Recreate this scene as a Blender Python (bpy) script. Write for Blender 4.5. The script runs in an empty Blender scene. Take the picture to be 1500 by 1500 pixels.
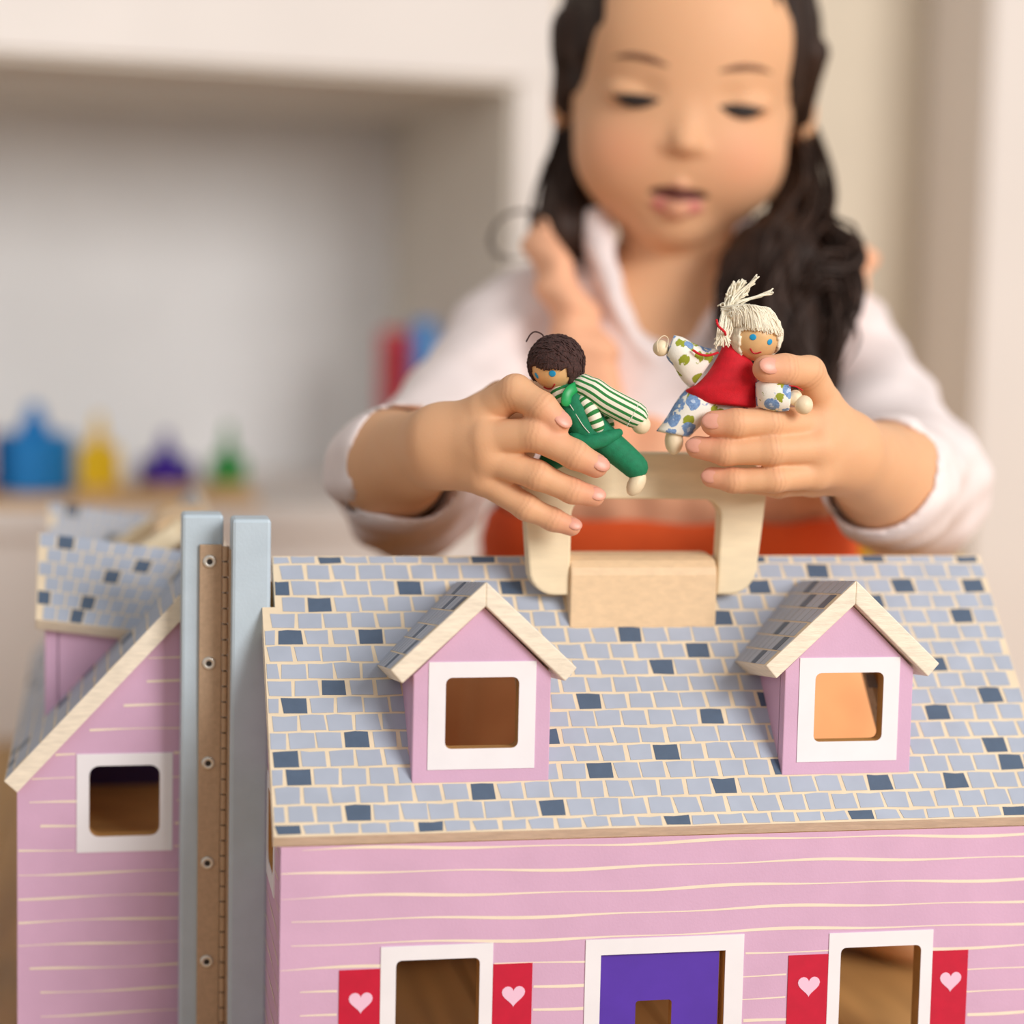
import bpy, bmesh, math, random
import numpy as np
from mathutils import Matrix, Vector

random.seed(7); rng = np.random.default_rng(7)
U = 0.01                                   # everything below is written in centimetres
S = bpy.context.scene; COL = S.collection
def V3(*a): return np.array(a, float)

# ------------------------------------------------------------------ camera
CAM = V3(-7.17, -93.52, 35.30); YAW, PIT, ROL = [math.radians(a) for a in (11.085, -5.4905, -1.2449)]; F = 2996.7
_rt = V3(math.cos(YAW), -math.sin(YAW), 0); _fh = V3(math.sin(YAW), math.cos(YAW), 0); _z = V3(0, 0, 1)
FW = _fh*math.cos(PIT) + _z*math.sin(PIT); _up = -_fh*math.sin(PIT) + _z*math.cos(PIT)
RT = _rt*math.cos(ROL) - _up*math.sin(ROL); UP = _rt*math.sin(ROL) + _up*math.cos(ROL)
cd = bpy.data.cameras.new('camera'); cam = bpy.data.objects.new('camera', cd); COL.objects.link(cam); S.camera = cam
cd.sensor_width = 36; cd.lens = F/1500*36; cd.clip_start = .01; cd.clip_end = 50
cam.matrix_world = Matrix(((RT[0], UP[0], -FW[0], CAM[0]*U), (RT[1], UP[1], -FW[1], CAM[1]*U), (RT[2], UP[2], -FW[2], CAM[2]*U), (0, 0, 0, 1)))
cd.dof.use_dof = True; cd.dof.focus_distance = .90; cd.dof.aperture_fstop = 2.6
def at(px, py, d): return CAM + (FW + RT*((px-750)/F) - UP*((py-750)/F))*d
def hit(px, py, p, n):
    v = FW + RT*((px-750)/F) - UP*((py-750)/F); n = np.array(n, float)
    return CAM + v*(((np.array(p, float)-CAM)@n)/(v@n))

# ------------------------------------------------------------------ light
W = bpy.data.worlds.new('room_light'); S.world = W; W.use_nodes = True
W.node_tree.nodes['Background'].inputs[0].default_value = (1.0, .975, .95, 1); W.node_tree.nodes['Background'].inputs[1].default_value = .58
def area(name, loc, aim, size, power, col):
    l = bpy.data.lights.new(name, 'AREA'); l.shape = 'RECTANGLE'; l.size, l.size_y = size; l.energy = power; l.color = col
    o = bpy.data.objects.new(name, l); COL.objects.link(o); o.location = Vector(loc)*U
    o.rotation_euler = (Vector(aim)-Vector(loc)).to_track_quat('-Z', 'Y').to_euler(); o['kind'] = 'helper'; return o
area('window_daylight', (138, -208, 122), (15, 0, 20), (1.1, 1.1), 70, (1, .97, .94))
area('cubby_fill', (-62, -20, 72), (0, 122, 36), (.35, .35), .7, (.97, .985, 1)).data.spread = math.radians(70)  # added fill light out of view, brightens the cubby interior
S.view_settings.view_transform = 'Standard'; S.view_settings.look = 'None'; S.view_settings.gamma = 1; S.view_settings.exposure = -0.24
S.view_settings.use_curve_mapping = False
S.cycles.use_denoising = True; S.cycles.max_bounces = 8

# ------------------------------------------------------------------ materials
def lin(c): return tuple(((v/255)/12.92 if v/255 <= .04045 else ((v/255+.055)/1.055)**2.4) for v in c)
class NT:
    def __init__(s, name):
        s.m = bpy.data.materials.new(name); s.m.use_nodes = True; s.t = s.m.node_tree; s.n = s.t.nodes; s.b = s.n['Principled BSDF']
    def node(s, t, **k):
        x = s.n.new(t)
        for a, v in k.items():
            if a.startswith('i_'): x.inputs[a[2:].replace('_', ' ')].default_value = v
            else: setattr(x, a, v)
        return x
    def link(s, a, b): s.t.links.new(a, b)
    def mix(s, fac, a, b):
        x = s.n.new('ShaderNodeMix'); x.data_type = 'RGBA'
        for idx, v in ((0, fac), (6, a), (7, b)):
            if hasattr(v, 'is_linked'): s.link(v, x.inputs[idx])
            else: x.inputs[idx].default_value = (*v, 1) if isinstance(v, tuple) and len(v) == 3 else v
        return x.outputs[2]
    def coord(s, scale=(1, 1, 1), what='Object'):
        tc = s.n.new('ShaderNodeTexCoord'); mp = s.n.new('ShaderNodeMapping'); mp.inputs['Scale'].default_value = scale
        s.link(tc.outputs[what], mp.inputs[0]); return mp.outputs[0]
    def noise(s, vec, scale, detail=3, rough=.55):
        x = s.n.new('ShaderNodeTexNoise'); x.inputs['Scale'].default_value = scale; x.inputs['Detail'].default_value = detail; x.inputs['Roughness'].default_value = rough
        s.link(vec, x.inputs['Vector']); return x.outputs[0]
    def ramp(s, v, stops):
        x = s.n.new('ShaderNodeValToRGB'); e = x.color_ramp.elements
        while len(e) < len(stops): e.new(.5)
        for q, (p, c) in zip(e, stops): q.position = p; q.color = (*c, 1) if len(c) == 3 else c
        s.link(v, x.inputs[0]); return x.outputs[0]
    def bump(s, h, strength, dist=.001):
        x = s.n.new('ShaderNodeBump'); x.inputs['Strength'].default_value = strength; x.inputs['Distance'].default_value = dist
        s.link(h, x.inputs['Height']); s.link(x.outputs[0], s.b.inputs['Normal'])
    def base(s, c):
        if isinstance(c, tuple): s.b.inputs['Base Color'].default_value = (*c, 1)
        else: s.link(c, s.b.inputs['Base Color'])
def mat(name, rgb, rough=.5, var=.06, vscale=60, bump=0, bscale=300, stretch=(1, 1, 1), sss=0, spec=.5, metal=0):
    t = NT(name); c = lin(rgb); v = t.coord(stretch)
    n = t.noise(v, vscale)
    lo = tuple(x*(1-var*2) for x in c); hi = tuple(min(1, x*(1+var*2)) for x in c)
    t.base(t.ramp(n, [(.3, lo), (.7, hi)]))
    t.b.inputs['Roughness'].default_value = rough; t.b.inputs['Specular IOR Level'].default_value = spec; t.b.inputs['Metallic'].default_value = metal
    if bump: t.bump(t.noise(v, bscale, 2), bump, .0006)
    if sss: t.b.inputs['Subsurface Weight'].default_value = sss; t.b.inputs['Subsurface Radius'].default_value = (.006, .0025, .0012); t.b.inputs['Subsurface Scale'].default_value = 1
    return t.m
M = {}
M['pink'] = mat('pink_paint', (213, 173, 203), .55, .02, 40, .12, 900, (1, 1, 1))
M['cream_line'] = mat('cream_print', (243, 227, 206), .55, .02)
M['grout'] = mat('roof_cream_print', (232, 212, 182), .55, .03, 80)
M['tile'] = mat('roof_tile_print', (172, 180, 196), .5, .03, 50)
M['tile_dark'] = mat('roof_tile_dark_print', (80, 97, 120), .5, .03, 200)
M['ply'] = mat('plywood_edge', (240, 228, 208), .65, .05, 120, .25, 400, (1, 1, 6))
M['handle'] = mat('pale_plywood', (240, 220, 184), .5, .03, 50, .1, 500, (1, 1, 4))
M['block'] = mat('beech_block', (232, 200, 160), .55, .03, 400, .1, 700, (.5, 1, 1))
M['inside'] = mat('inside_wood', (196, 146, 84), .6, .08, 60, .1, 300, (.3, 1, 1))
M['purple'] = mat('purple_paint', (84, 48, 172), .5, .03, 60)
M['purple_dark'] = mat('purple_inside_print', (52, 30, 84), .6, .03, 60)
M['white'] = mat('white_print', (240, 238, 243), .5, .01)
M['red'] = mat('red_print', (198, 4, 52), .5, .03, 150)
M['heart'] = mat('heart_print', (240, 198, 222), .5, .01)
M['post'] = mat('pale_blue_paint', (190, 206, 218), .45, .02, 60, .15, 700)
M['bronze'] = mat('hinge_bronze', (196, 168, 140), .5, .04, 500, .1, 1500, metal=.3)
M['bronze_dark'] = mat('hinge_gap_metal', (140, 114, 86), .5, .03, metal=.4)
M['screw'] = mat('screw_steel', (222, 216, 206), .3, .02, metal=.6)
M['screw_hole'] = mat('screw_recess', (40, 34, 30), .6, .02)
M['cabinet'] = mat('white_laminate', (228, 219, 212), .5, .01, 10)
M['cabinet_in'] = mat('grey_laminate', (214, 205, 192), .6, .02, 10)
M['cabinet_back'] = mat('back_panel_laminate', (230, 230, 230), .6, .02, 10)
M['wallp'] = mat('beige_wall_paint', (224, 212, 192), .8, .02, 6)
M['column'] = mat('white_trim_paint', (238, 229, 222), .6, .01, 6)
M['floor'] = mat('floor_oak', (190, 148, 92), .45, .10, 14, .1, 200, (6, .5, 1))
M['floor2'] = mat('floor_oak_dark', (176, 134, 80), .45, .10, 14, .1, 200, (6, .5, 1))
M['floor_gap'] = mat('floor_gap', (90, 66, 40), .7, .03)
M['tray'] = mat('tray_wood', (214, 174, 122), .5, .06, 30)
for k, c in (('toy_blue', (0, 124, 196)), ('toy_yellow', (240, 196, 6)), ('toy_purple', (58, 22, 150)), ('toy_green', (34, 140, 58)), ('toy_red', (214, 34, 54)), ('toy_pink', (190, 40, 110))):
    M[k] = mat(k + '_paint', c, .4, .03)
M['bead'] = mat('bare_beech', (238, 218, 184), .5, .03, 200)
M['dollskin'] = mat('varnished_maple', (226, 184, 130), .35, .04, 160)
M['doll_eye'] = mat('eye_blue_print', (20, 152, 205), .4, .02)
M['doll_mouth'] = mat('mouth_red_print', (186, 20, 36), .4, .02)
M['yarn_brown'] = mat('brown_yarn', (66, 40, 36), .8, .25, 900, .8, 1800)
M['yarn_white'] = mat('cream_yarn', (243, 234, 212), .85, .06, 700, .4, 1500)
M['yarn_red'] = mat('red_yarn', (205, 16, 34), .8, .08, 900, .5, 2000)
M['overall'] = mat('green_cotton', (14, 124, 84), .75, .07, 500, .3, 2500)
M['strap'] = mat('green_ribbon', (24, 158, 84), .4, .05, 300)
M['stitch'] = mat('white_thread', (220, 224, 210), .7, .03)
M['dress_red'] = mat('red_cotton', (204, 4, 30), .75, .05, 400, .3, 2500)
M['shirt'] = mat('white_cotton', (243, 230, 228), .85, .02, 60, .3, 300)
M['pinafore'] = mat('peach_linen', (246, 184, 146), .85, .03, 60, .3, 300)
M['skirt_low'] = mat('apricot_linen', (252, 180, 124), .85, .05, 40, .3, 300)
M['skirt'] = mat('coral_bounce_tone', (252, 100, 42), .85, .05, 40, .3, 300)  # coral tone standing in for warm bounced light on the peach dress
M['hair'] = mat('dark_brown_hair', (50, 32, 23), .6, .25, 120, .6, 260, (1, 1, .15), spec=.3)
M['lash'] = mat('dark_lash', (36, 24, 20), .6, .05)
M['brow'] = mat('brow_hair', (118, 78, 56), .8, .05)
M['nail'] = mat('fingernail', (230, 164, 142), .38, .03, sss=.1)
def skin_material():
    t = NT('skin'); a = t.node('ShaderNodeAttribute', attribute_name='tint')
    v = t.coord(); n = t.noise(v, 130, 3)
    t.base(t.mix(t.ramp(n, [(.3, (.0, .0, .0)), (.75, (.16, .16, .16))]), a.outputs['Color'], lin((226, 160, 122))))
    t.b.inputs['Roughness'].default_value = .56; t.b.inputs['Specular IOR Level'].default_value = .32
    t.b.inputs['Subsurface Weight'].default_value = .12; t.b.inputs['Subsurface Radius'].default_value = (.008, .003, .0015); t.b.inputs['Subsurface Scale'].default_value = 1
    t.bump(t.noise(v, 900, 3), .12, .0005); return t.m
M['skin'] = skin_material()
def striped(name, base, line, count, along):
    t = NT(name); a = t.node('ShaderNodeAttribute', attribute_name='uvp'); sp = t.node('ShaderNodeSeparateXYZ'); t.link(a.outputs['Vector'], sp.inputs[0])
    m = t.node('ShaderNodeMath', operation='MULTIPLY'); t.link(sp.outputs[1 if along else 0], m.inputs[0]); m.inputs[1].default_value = count
    f = t.node('ShaderNodeMath', operation='FRACT'); t.link(m.outputs[0], f.inputs[0])
    t.base(t.ramp(f.outputs[0], [(0, lin(base)), (.52, lin(base)), (.56, lin(line)), (.95, lin(line)), (1, lin(base))]))
    t.b.inputs['Roughness'].default_value = .8; t.bump(t.noise(t.coord(), 2500, 2), .3, .0004); return t.m
M['stripe'] = striped('green_striped_cotton', (240, 234, 214), (38, 126, 58), 13, False)
M['stripe_x'] = striped('green_striped_cotton_across', (240, 234, 214), (38, 126, 58), 2.8, True)
def floral():
    t = NT('floral_cotton'); v = t.coord((1, 1, 1)); w = t.noise(v, 420, 2)
    add = t.node('ShaderNodeVectorMath', operation='MULTIPLY_ADD'); t.link(w, add.inputs[0]); add.inputs[1].default_value = (.004,)*3; t.link(v, add.inputs[2])
    def spots(scale, off, thr, lo):
        mp = t.node('ShaderNodeMapping'); mp.inputs['Location'].default_value = off; t.link(add.outputs[0], mp.inputs[0])
        x = t.node('ShaderNodeTexVoronoi'); x.inputs['Scale'].default_value = scale; x.inputs['Randomness'].default_value = .8; t.link(mp.outputs[0], x.inputs['Vector'])
        return t.ramp(x.outputs['Distance'], [(thr-.04, (1, 1, 1)), (thr, (0, 0, 0))]), x
    g, _ = spots(125, (.0031, .0017, .002), .33, 0); b, x = spots(118, (0, 0, 0), .43, 0); c, _ = spots(118, (0, 0, 0), .17, 0)
    col = t.mix(g, lin((243, 238, 226)), lin((150, 158, 40)))
    blue = t.mix(t.noise(v, 900, 2), lin((60, 92, 160)), lin((158, 194, 230)))
    col = t.mix(b, col, blue); col = t.mix(c, col, lin((190, 208, 232)))
    t.base(col); t.b.inputs['Roughness'].default_value = .8; t.bump(t.noise(v, 2500, 2), .3, .0004); return t.m
M['floral'] = floral()

# ------------------------------------------------------------------ mesh helpers
def link(name, me, parent=None):
    o = bpy.data.objects.new(name, me); COL.objects.link(o)
    if parent is not None: o.parent = parent
    return o
def empty(name, parent=None): return link(name, None, parent)
def tag(o, label=None, cat=None, group=None, kind=None):
    for k, v in (('label', label), ('category', cat), ('group', group), ('kind', kind)):
        if v: o[k] = v
    return o
I4 = np.eye(4)
def app(X, P):
    P = np.asarray(P, float).reshape(-1, 3); return P@X[:3, :3].T + X[:3, 3]
def mk(name, vs, fs, m, parent=None, X=I4, smooth=False, idx=None, uvp=None, bevel=0):
    vs = app(X, vs)*U
    if np.linalg.det(X[:3, :3]) < 0: fs = [tuple(reversed(f)) for f in fs]
    me = bpy.data.meshes.new(name); me.from_pydata(vs.tolist(), [], [tuple(int(i) for i in f) for f in fs])
    for q in (m if isinstance(m, list) else [m]): me.materials.append(q)
    if idx is not None: me.polygons.foreach_set('material_index', list(idx))
    if smooth: me.polygons.foreach_set('use_smooth', [True]*len(me.polygons))
    if uvp is not None:
        a = me.attributes.new('uvp', 'FLOAT_VECTOR', 'POINT'); a.data.foreach_set('vector', np.c_[uvp, np.zeros(len(uvp))].ravel())
    me.update(); o = link(name, me, parent)
    if bevel:
        b = o.modifiers.new('bevel', 'BEVEL'); b.width = bevel*U; b.segments = 2; b.limit_method = 'ANGLE'
    return o
def box(a, b): # corners
    x0, y0, z0 = a; x1, y1, z1 = b
    v = [(x0, y0, z0), (x1, y0, z0), (x1, y1, z0), (x0, y1, z0), (x0, y0, z1), (x1, y0, z1), (x1, y1, z1), (x0, y1, z1)]
    return v, [(0, 3, 2, 1), (4, 5, 6, 7), (0, 1, 5, 4), (1, 2, 6, 5), (2, 3, 7, 6), (3, 0, 4, 7)]
class MB:
    def __init__(s): s.v = []; s.f = []
    def add(s, vs, fs):
        n = len(s.v); s.v += [tuple(p) for p in vs]; s.f += [tuple(i+n for i in f) for f in fs]; return s
def rrect(x0, y0, x1, y1, r, n=4):
    if r <= 0: return [(x0, y0), (x1, y0), (x1, y1), (x0, y1)]
    p = []
    for cx, cy, a in ((x0+r, y0+r, 180), (x1-r, y0+r, 270), (x1-r, y1-r, 0), (x0+r, y1-r, 90)):
        for i in range(n+1):
            t = math.radians(a+90*i/n); p.append((cx+r*math.cos(t), cy+r*math.sin(t)))
    return p
def frame(o, ex, ey, ez=None):
    X = np.eye(4); ex = np.array(ex, float); ey = np.array(ey, float)
    X[:3, 0], X[:3, 1], X[:3, 3] = ex, ey, o; X[:3, 2] = np.cross(ex, ey) if ez is None else ez; return X
def plate(name, outer, holes, z0, z1, mats, parent=None, X=I4, bevel=0, idx=lambda n, c: 0):
    """flat board with holes: outline in local xy, from z0 to z1; idx picks the material by local face normal"""
    cu = bpy.data.curves.new('tmp', 'CURVE'); cu.dimensions = '2D'; cu.fill_mode = 'BOTH'; cu.extrude = (z1-z0)/2-bevel; cu.bevel_depth = bevel; cu.bevel_resolution = 1
    cu.offset = -bevel
    for pts in [outer]+list(holes):
        s = cu.splines.new('POLY'); s.points.add(len(pts)-1); s.use_cyclic_u = True
        for q, p in zip(s.points, pts): q.co = (p[0], p[1], 0, 1)
    ob = bpy.data.objects.new('tmp', cu); COL.objects.link(ob)
    me = bpy.data.meshes.new_from_object(ob.evaluated_get(bpy.context.evaluated_depsgraph_get()))
    bm = bmesh.new(); bm.from_mesh(me); bmesh.ops.remove_doubles(bm, verts=bm.verts, dist=1e-4); bmesh.ops.recalc_face_normals(bm, faces=bm.faces); bm.normal_update()
    bm.verts.ensure_lookup_table(); bm.verts.index_update()
    vs = [(v.co.x, v.co.y, v.co.z+(z0+z1)/2) for v in bm.verts]; fs = [tuple(v.index for v in f.verts) for f in bm.faces]; ids = [idx(f.normal, f.calc_center_median()) for f in bm.faces]
    bm.free(); bpy.data.objects.remove(ob); bpy.data.curves.remove(cu); bpy.data.meshes.remove(me)
    return mk(name, vs, fs, mats, parent, X, idx=ids)
def tube(P, R, n=10, cap=True, flat=1.0):
    P = [np.array(p, float) for p in P]; R = list(R) if hasattr(R, '__len__') else [R]*len(P)
    if cap:
        d0 = P[0]-P[1]; d0 /= np.linalg.norm(d0); d1 = P[-1]-P[-2]; d1 /= np.linalg.norm(d1)
        a = [(P[0]+d0*R[0]*c, R[0]*s) for c, s in ((.96, .28), (.8, .6), (.45, .89))]; b = [(P[-1]+d1*R[-1]*c, R[-1]*s) for c, s in ((.45, .89), (.8, .6), (.96, .28))]
        P = [q[0] for q in a]+P+[q[0] for q in b]; R = [q[1] for q in a]+R+[q[1] for q in b]
    vs, uv = [], []; ref = None; L = 0
    for i, p in enumerate(P):
        t = P[min(i+1, len(P)-1)]-P[max(i-1, 0)]; t /= np.linalg.norm(t)+1e-9
        if ref is None: ref = np.cross(t, FW); ref = ref if np.linalg.norm(ref) > .2 else np.cross(t, UP)
        ref = ref-t*(ref@t); ref /= np.linalg.norm(ref); b = np.cross(t, ref)
        if i: L += np.linalg.norm(p-P[i-1])
        for k in range(n+1):
            a = 2*math.pi*k/n; vs.append(p+(ref*math.cos(a)+b*math.sin(a)*flat)*R[i]); uv.append((k/n, L))
    fs = [(i*(n+1)+k, i*(n+1)+k+1, (i+1)*(n+1)+k+1, (i+1)*(n+1)+k) for i in range(len(P)-1) for k in range(n)]
    fs = [tuple(reversed(f)) for f in fs]
    fs += [tuple(range(0, n)), tuple(reversed(range((len(P)-1)*(n+1), (len(P)-1)*(n+1)+n)))]
    return vs, fs, uv
def smooth_path(P, n=6):
    P = [np.array(p, float) for p in P]; out = []
    for i in range(len(P)-1):
        a, b, c, d = P[max(i-1, 0)], P[i], P[i+1], P[min(i+2, len(P)-1)]
        for k in range(n):
            t = k/n; out.append(.5*((2*b)+(c-a)*t+(2*a-5*b+4*c-d)*t*t+(3*b-a-3*c+d)*t**3))
    return out+[P[-1]]
def loft(secs, n=16, sub=4):
    """sections (left pixel, right pixel, depth, half thickness) lofted into a stuffed shape"""
    rows = [np.r_[at(*l, d), at(*r, d), [th, 0, 0]] for l, r, d, th in secs]; rows = smooth_path(rows, sub)
    vs, uv = [], []; L = 0
    for i, q in enumerate(rows):
        a, b, th = q[:3], q[3:6], q[6]; c = (a+b)/2; h = (b-a)/2
        if i: L += np.linalg.norm(c-pc)
        pc = c
        for k in range(n+1):
            an = 2*math.pi*k/n; vs.append(c+h*math.cos(an)-FW*th*math.sin(an)); uv.append((k/n, L))
    m = len(rows); fs = [(i*(n+1)+k, i*(n+1)+k+1, (i+1)*(n+1)+k+1, (i+1)*(n+1)+k) for i in range(m-1) for k in range(n)]
    fs += [tuple(reversed(range(n))), tuple(range((m-1)*(n+1), (m-1)*(n+1)+n))]
    return vs, fs, uv
def ball(c, axes, radii, nu=20, nv=12):
    A = np.array(axes, float); vs = []; 
    for j in range(nv+1):
        t = math.pi*j/nv
        for i in range(nu):
            p = 2*math.pi*i/nu; q = V3(math.sin(t)*math.cos(p)*radii[0], math.sin(t)*math.sin(p)*radii[1], math.cos(t)*radii[2]); vs.append(np.array(c)+q@A)
    fs = [(j*nu+i, j*nu+(i+1) % nu, (j+1)*nu+(i+1) % nu, (j+1)*nu+i) for j in range(nv) for i in range(nu)]
    fs = [tuple(reversed(f)) for f in fs] if np.linalg.det(A) < 0 else fs
    fs = [tuple(reversed(f)) for f in fs]
    bmv = []; return vs, fs
CAMAX = [RT, UP, -FW]
def lathe(prof, n=24, c=(0, 0, 0), ax=np.eye(3), rot=0):
    vs = []
    for r, z in prof:
        for i in range(n):
            a = 2*math.pi*(i+rot)/n; vs.append(np.array(c)+V3(r*math.cos(a), r*math.sin(a), z)@np.array(ax))
    m = len(prof); fs = [(j*n+i, j*n+(i+1) % n, (j+1)*n+(i+1) % n, (j+1)*n+i) for j in range(m-1) for i in range(n)]
    return vs, fs+[tuple(reversed(range(n))), tuple(range((m-1)*n, m*n))]

# ------------------------------------------------------------------ implicit bodies (smooth unions meshed by surface nets)
def cone(a, b, ra, rb, k=.3): a = np.array(a, float); b = np.array(b, float); return ('c', a, b, ra, rb, k, (a+b)/2, np.linalg.norm(a-b)/2+max(ra, rb))
def ell(c, ax, r, k=.3): return ('e', np.array(c, float), np.array(ax, float), np.array(r, float), None, k, np.array(c, float), max(r))
def pd(p, P):
    if p[0] == 'c':
        ba = p[2]-p[1]; t = np.clip(((P-p[1])@ba)/(ba@ba+1e-9), 0, 1)
        return np.linalg.norm(P-p[1]-t[:, None]*ba, axis=1)-(p[3]+(p[4]-p[3])*t)
    q = (P-p[1])@p[2].T; k0 = np.linalg.norm(q/p[3], axis=1); k1 = np.linalg.norm(q/p[3]**2, axis=1)+1e-9
    return k0*(k0-1)/k1
def smin(a, b, k):
    h = np.maximum(k-np.abs(a-b), 0)/k; return np.minimum(a, b)-h*h*k*.25
def sdf(groups, P, keep=None):
    d = np.full(len(P), 50.0)
    for gi, (op, k, prims) in enumerate(groups):
        g = None
        for pi, p in enumerate(prims):
            if keep is not None and (gi, pi) not in keep: continue
            q = pd(p, P); g = q if g is None else smin(g, q, p[5])
        if g is None: continue
        d = smin(d, g, k) if op == '+' else -smin(-d, g, k)
    return d
def nets(groups, h, post=None):
    prims = [(gi, pi, p) for gi, g in enumerate(groups) for pi, p in enumerate(g[2])]
    adds = [p for gi, pi, p in prims if groups[gi][0] == '+']
    lo = np.min([p[6]-p[7] for p in adds], 0)-1; hi = np.max([p[6]+p[7] for p in adds], 0)+1
    B = 12; n = np.ceil((hi-lo)/(h*B)).astype(int); bs = h*B
    g = np.stack(np.meshgrid(*[np.arange(k) for k in n], indexing='ij'), -1).reshape(-1, 3)
    cen = lo+(g+.5)*bs; d = sdf(groups, cen); hd = bs*.87
    g = g[np.abs(d) < hd*1.5+.35]
    off = np.stack(np.meshgrid(*[np.arange(B+1)]*3, indexing='ij'), -1).reshape(-1, 3)
    cells, vals = [], []
    co = [(0, 0, 0), (1, 0, 0), (0, 1, 0), (1, 1, 0), (0, 0, 1), (1, 0, 1), (0, 1, 1), (1, 1, 1)]
    for b in g:
        P = lo+(b*B+off)*h; c = lo+(b+.5)*bs
        keep = {(gi, pi) for gi, pi, p in prims if np.linalg.norm(p[6]-c) < p[7]+hd+3.2}
        if not keep: continue
        v = sdf(groups, P, keep)
        if post is not None: v = post(P, v)
        if v.min() > 0 or v.max() < 0: continue
        v = v.reshape(B+1, B+1, B+1)
        cv = np.stack([v[i:i+B, j:j+B, k:k+B] for i, j, k in co], -1); s = (cv < 0).sum(-1); m = (s > 0) & (s < 8)
        ijk = np.argwhere(m)
        if len(ijk): cells.append(ijk+b*B); vals.append(cv[m])
    cells = np.concatenate(cells); vals = np.concatenate(vals); co = np.array(co)
    acc = np.zeros((len(cells), 3)); cnt = np.zeros(len(cells))
    for a in range(8):
        for b in range(a+1, 8):
            if np.abs(co[a]-co[b]).sum() != 1: continue
            va, vb = vals[:, a], vals[:, b]; m = (va < 0) != (vb < 0); t = np.where(m, va/(va-vb+1e-12), 0)
            acc += np.where(m[:, None], co[a]+t[:, None]*(co[b]-co[a]), 0); cnt += m
    vs = lo+(cells+acc/cnt[:, None])*h
    dim = n*B+2; key = (cells[:, 0]*dim[1]+cells[:, 1])*dim[2]+cells[:, 2]; order = np.argsort(key); sk = key[order]
    def look(c):
        k = (c[:, 0]*dim[1]+c[:, 1])*dim[2]+c[:, 2]; i = np.clip(np.searchsorted(sk, k), 0, len(sk)-1); ok = sk[i] == k; return order[i], ok
    faces = []
    for ax, ci, (u, w) in ((0, 1, (1, 2)), (1, 2, (2, 0)), (2, 4, (0, 1))):
        va, vb = vals[:, 0], vals[:, ci]; m = (va < 0) != (vb < 0); c = cells[m]; eu = np.eye(3, dtype=int)[u]; ew = np.eye(3, dtype=int)[w]
        q = [look(c-eu-ew), look(c-ew), look(c), look(c-eu)]; ok = np.all([x[1] for x in q], 0); f = np.stack([x[0] for x in q], -1)
        inside = va[m] < 0; f = np.where(inside[:, None], f, f[:, ::-1]); faces.append(f[ok])
    return vs, np.concatenate(faces)
def mk_np(name, vs, fs, m, parent=None, tint=None):
    me = bpy.data.meshes.new(name); me.vertices.add(len(vs)); me.vertices.foreach_set('co', (vs*U).astype(np.float32).ravel())
    me.loops.add(len(fs)*4); me.loops.foreach_set('vertex_index', fs.astype(np.int32).ravel()); me.polygons.add(len(fs))
    me.polygons.foreach_set('loop_start', np.arange(0, len(fs)*4, 4, dtype=np.int32)); me.polygons.foreach_set('use_smooth', np.ones(len(fs), bool))
    me.update(calc_edges=True); me.validate(); me.materials.append(m)
    if tint is not None:
        a = me.attributes.new('tint', 'FLOAT_COLOR', 'POINT'); a.data.foreach_set('color', np.c_[tint, np.ones(len(tint))].astype(np.float32).ravel())
    return link(name, me, parent)

# ------------------------------------------------------------------ setting
FZ = -1.2
fl = mk('floor', *box((-160, -130, FZ-3), (200, 200, FZ-.35)), M['floor_gap']); tag(fl, kind='structure')
for i, x in enumerate(np.arange(-123, 192, 9.0)):
    mk('plank', *box((x+.06, -128, FZ-.5), (x+8.94, 132, FZ)), M['floor'] if i*7 % 3 else M['floor2'], fl, bevel=.08)
wb = mk('wall_back', *box((-160, 133, FZ), (260, 141, 200)), M['wallp']); tag(wb, kind='structure')
a7 = math.radians(7); CU = V3(math.cos(a7), math.sin(a7), 0); CN = V3(-math.sin(a7), math.cos(a7), 0); CO = V3(-16.4, 79.3, 0)
CX = frame(CO, CU, CN)                      # cabinet frame: x along its front, y into it, z up
inv = np.linalg.inv(CX)
def cab(px, py, y=0): return app(inv, hit(px, py, app(CX, [(0, y, 0)])[0], CN))[0]
zt = cab(380, 96)[2]; xr = cab(757, 300)[0]; zd = cab(120, 746)[2]; xe = cab(812, 300)[0]
cabn = tag(empty('shelf_unit'), 'white cube shelf unit with one large open cubby behind the child', 'shelf')
def cpart(name, a, b, m): return mk(name, *box(a, b), m, cabn, CX, bevel=.15)
cpart('top_panel', (-70, 0, zt), (xe, 42, zt+16), M['cabinet'])
cpart('side_panel', (xr, 0, FZ), (xe, 42, zt), M['cabinet'])
cpart('side_lining', (xr-.6, .6, zd), (xr, 41, zt), M['cabinet_in'])
cpart('top_lining', (-70, .6, zt-.6), (xr-.6, 41, zt), M['cabinet_in'])
cpart('shelf_board', (-70, 0, zd-2.2), (xr, 41, zd), M['cabinet'])
cpart('plinth', (-70, .8, FZ), (xr, 41, zd-2.2), M['cabinet'])
cpart('back_panel', (-70, 41, FZ), (xr, 42, zt), M['cabinet_back'])
wr = app(CX, [(xe, 0, 0)])[0]
wr_ = mk('wall_right', *box((wr[0]+.2, 99, FZ), (260, 105, 200)), M['wallp']); tag(wr_, kind='structure')
pc = hit(1437, 400, (0, 84, 0), (0, 1, 0))
tr = mk('trim_1', *box((pc[0], 84, FZ), (pc[0]+40, 98.9, 130)), M['column'], bevel=.3); tag(tr, kind='structure')
tx = cab(378, 720, 2)[0]
ty = tag(empty('toy_tray'), 'long light wooden board on the shelf carrying the row of shape toys', 'tray')
mk('board', *box((-30, 1.5, zd+.02), (tx, 15.5, zd+.95)), M['tray'], ty, CX, bevel=.2)
zs0 = zd; zd = zd+.97
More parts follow.
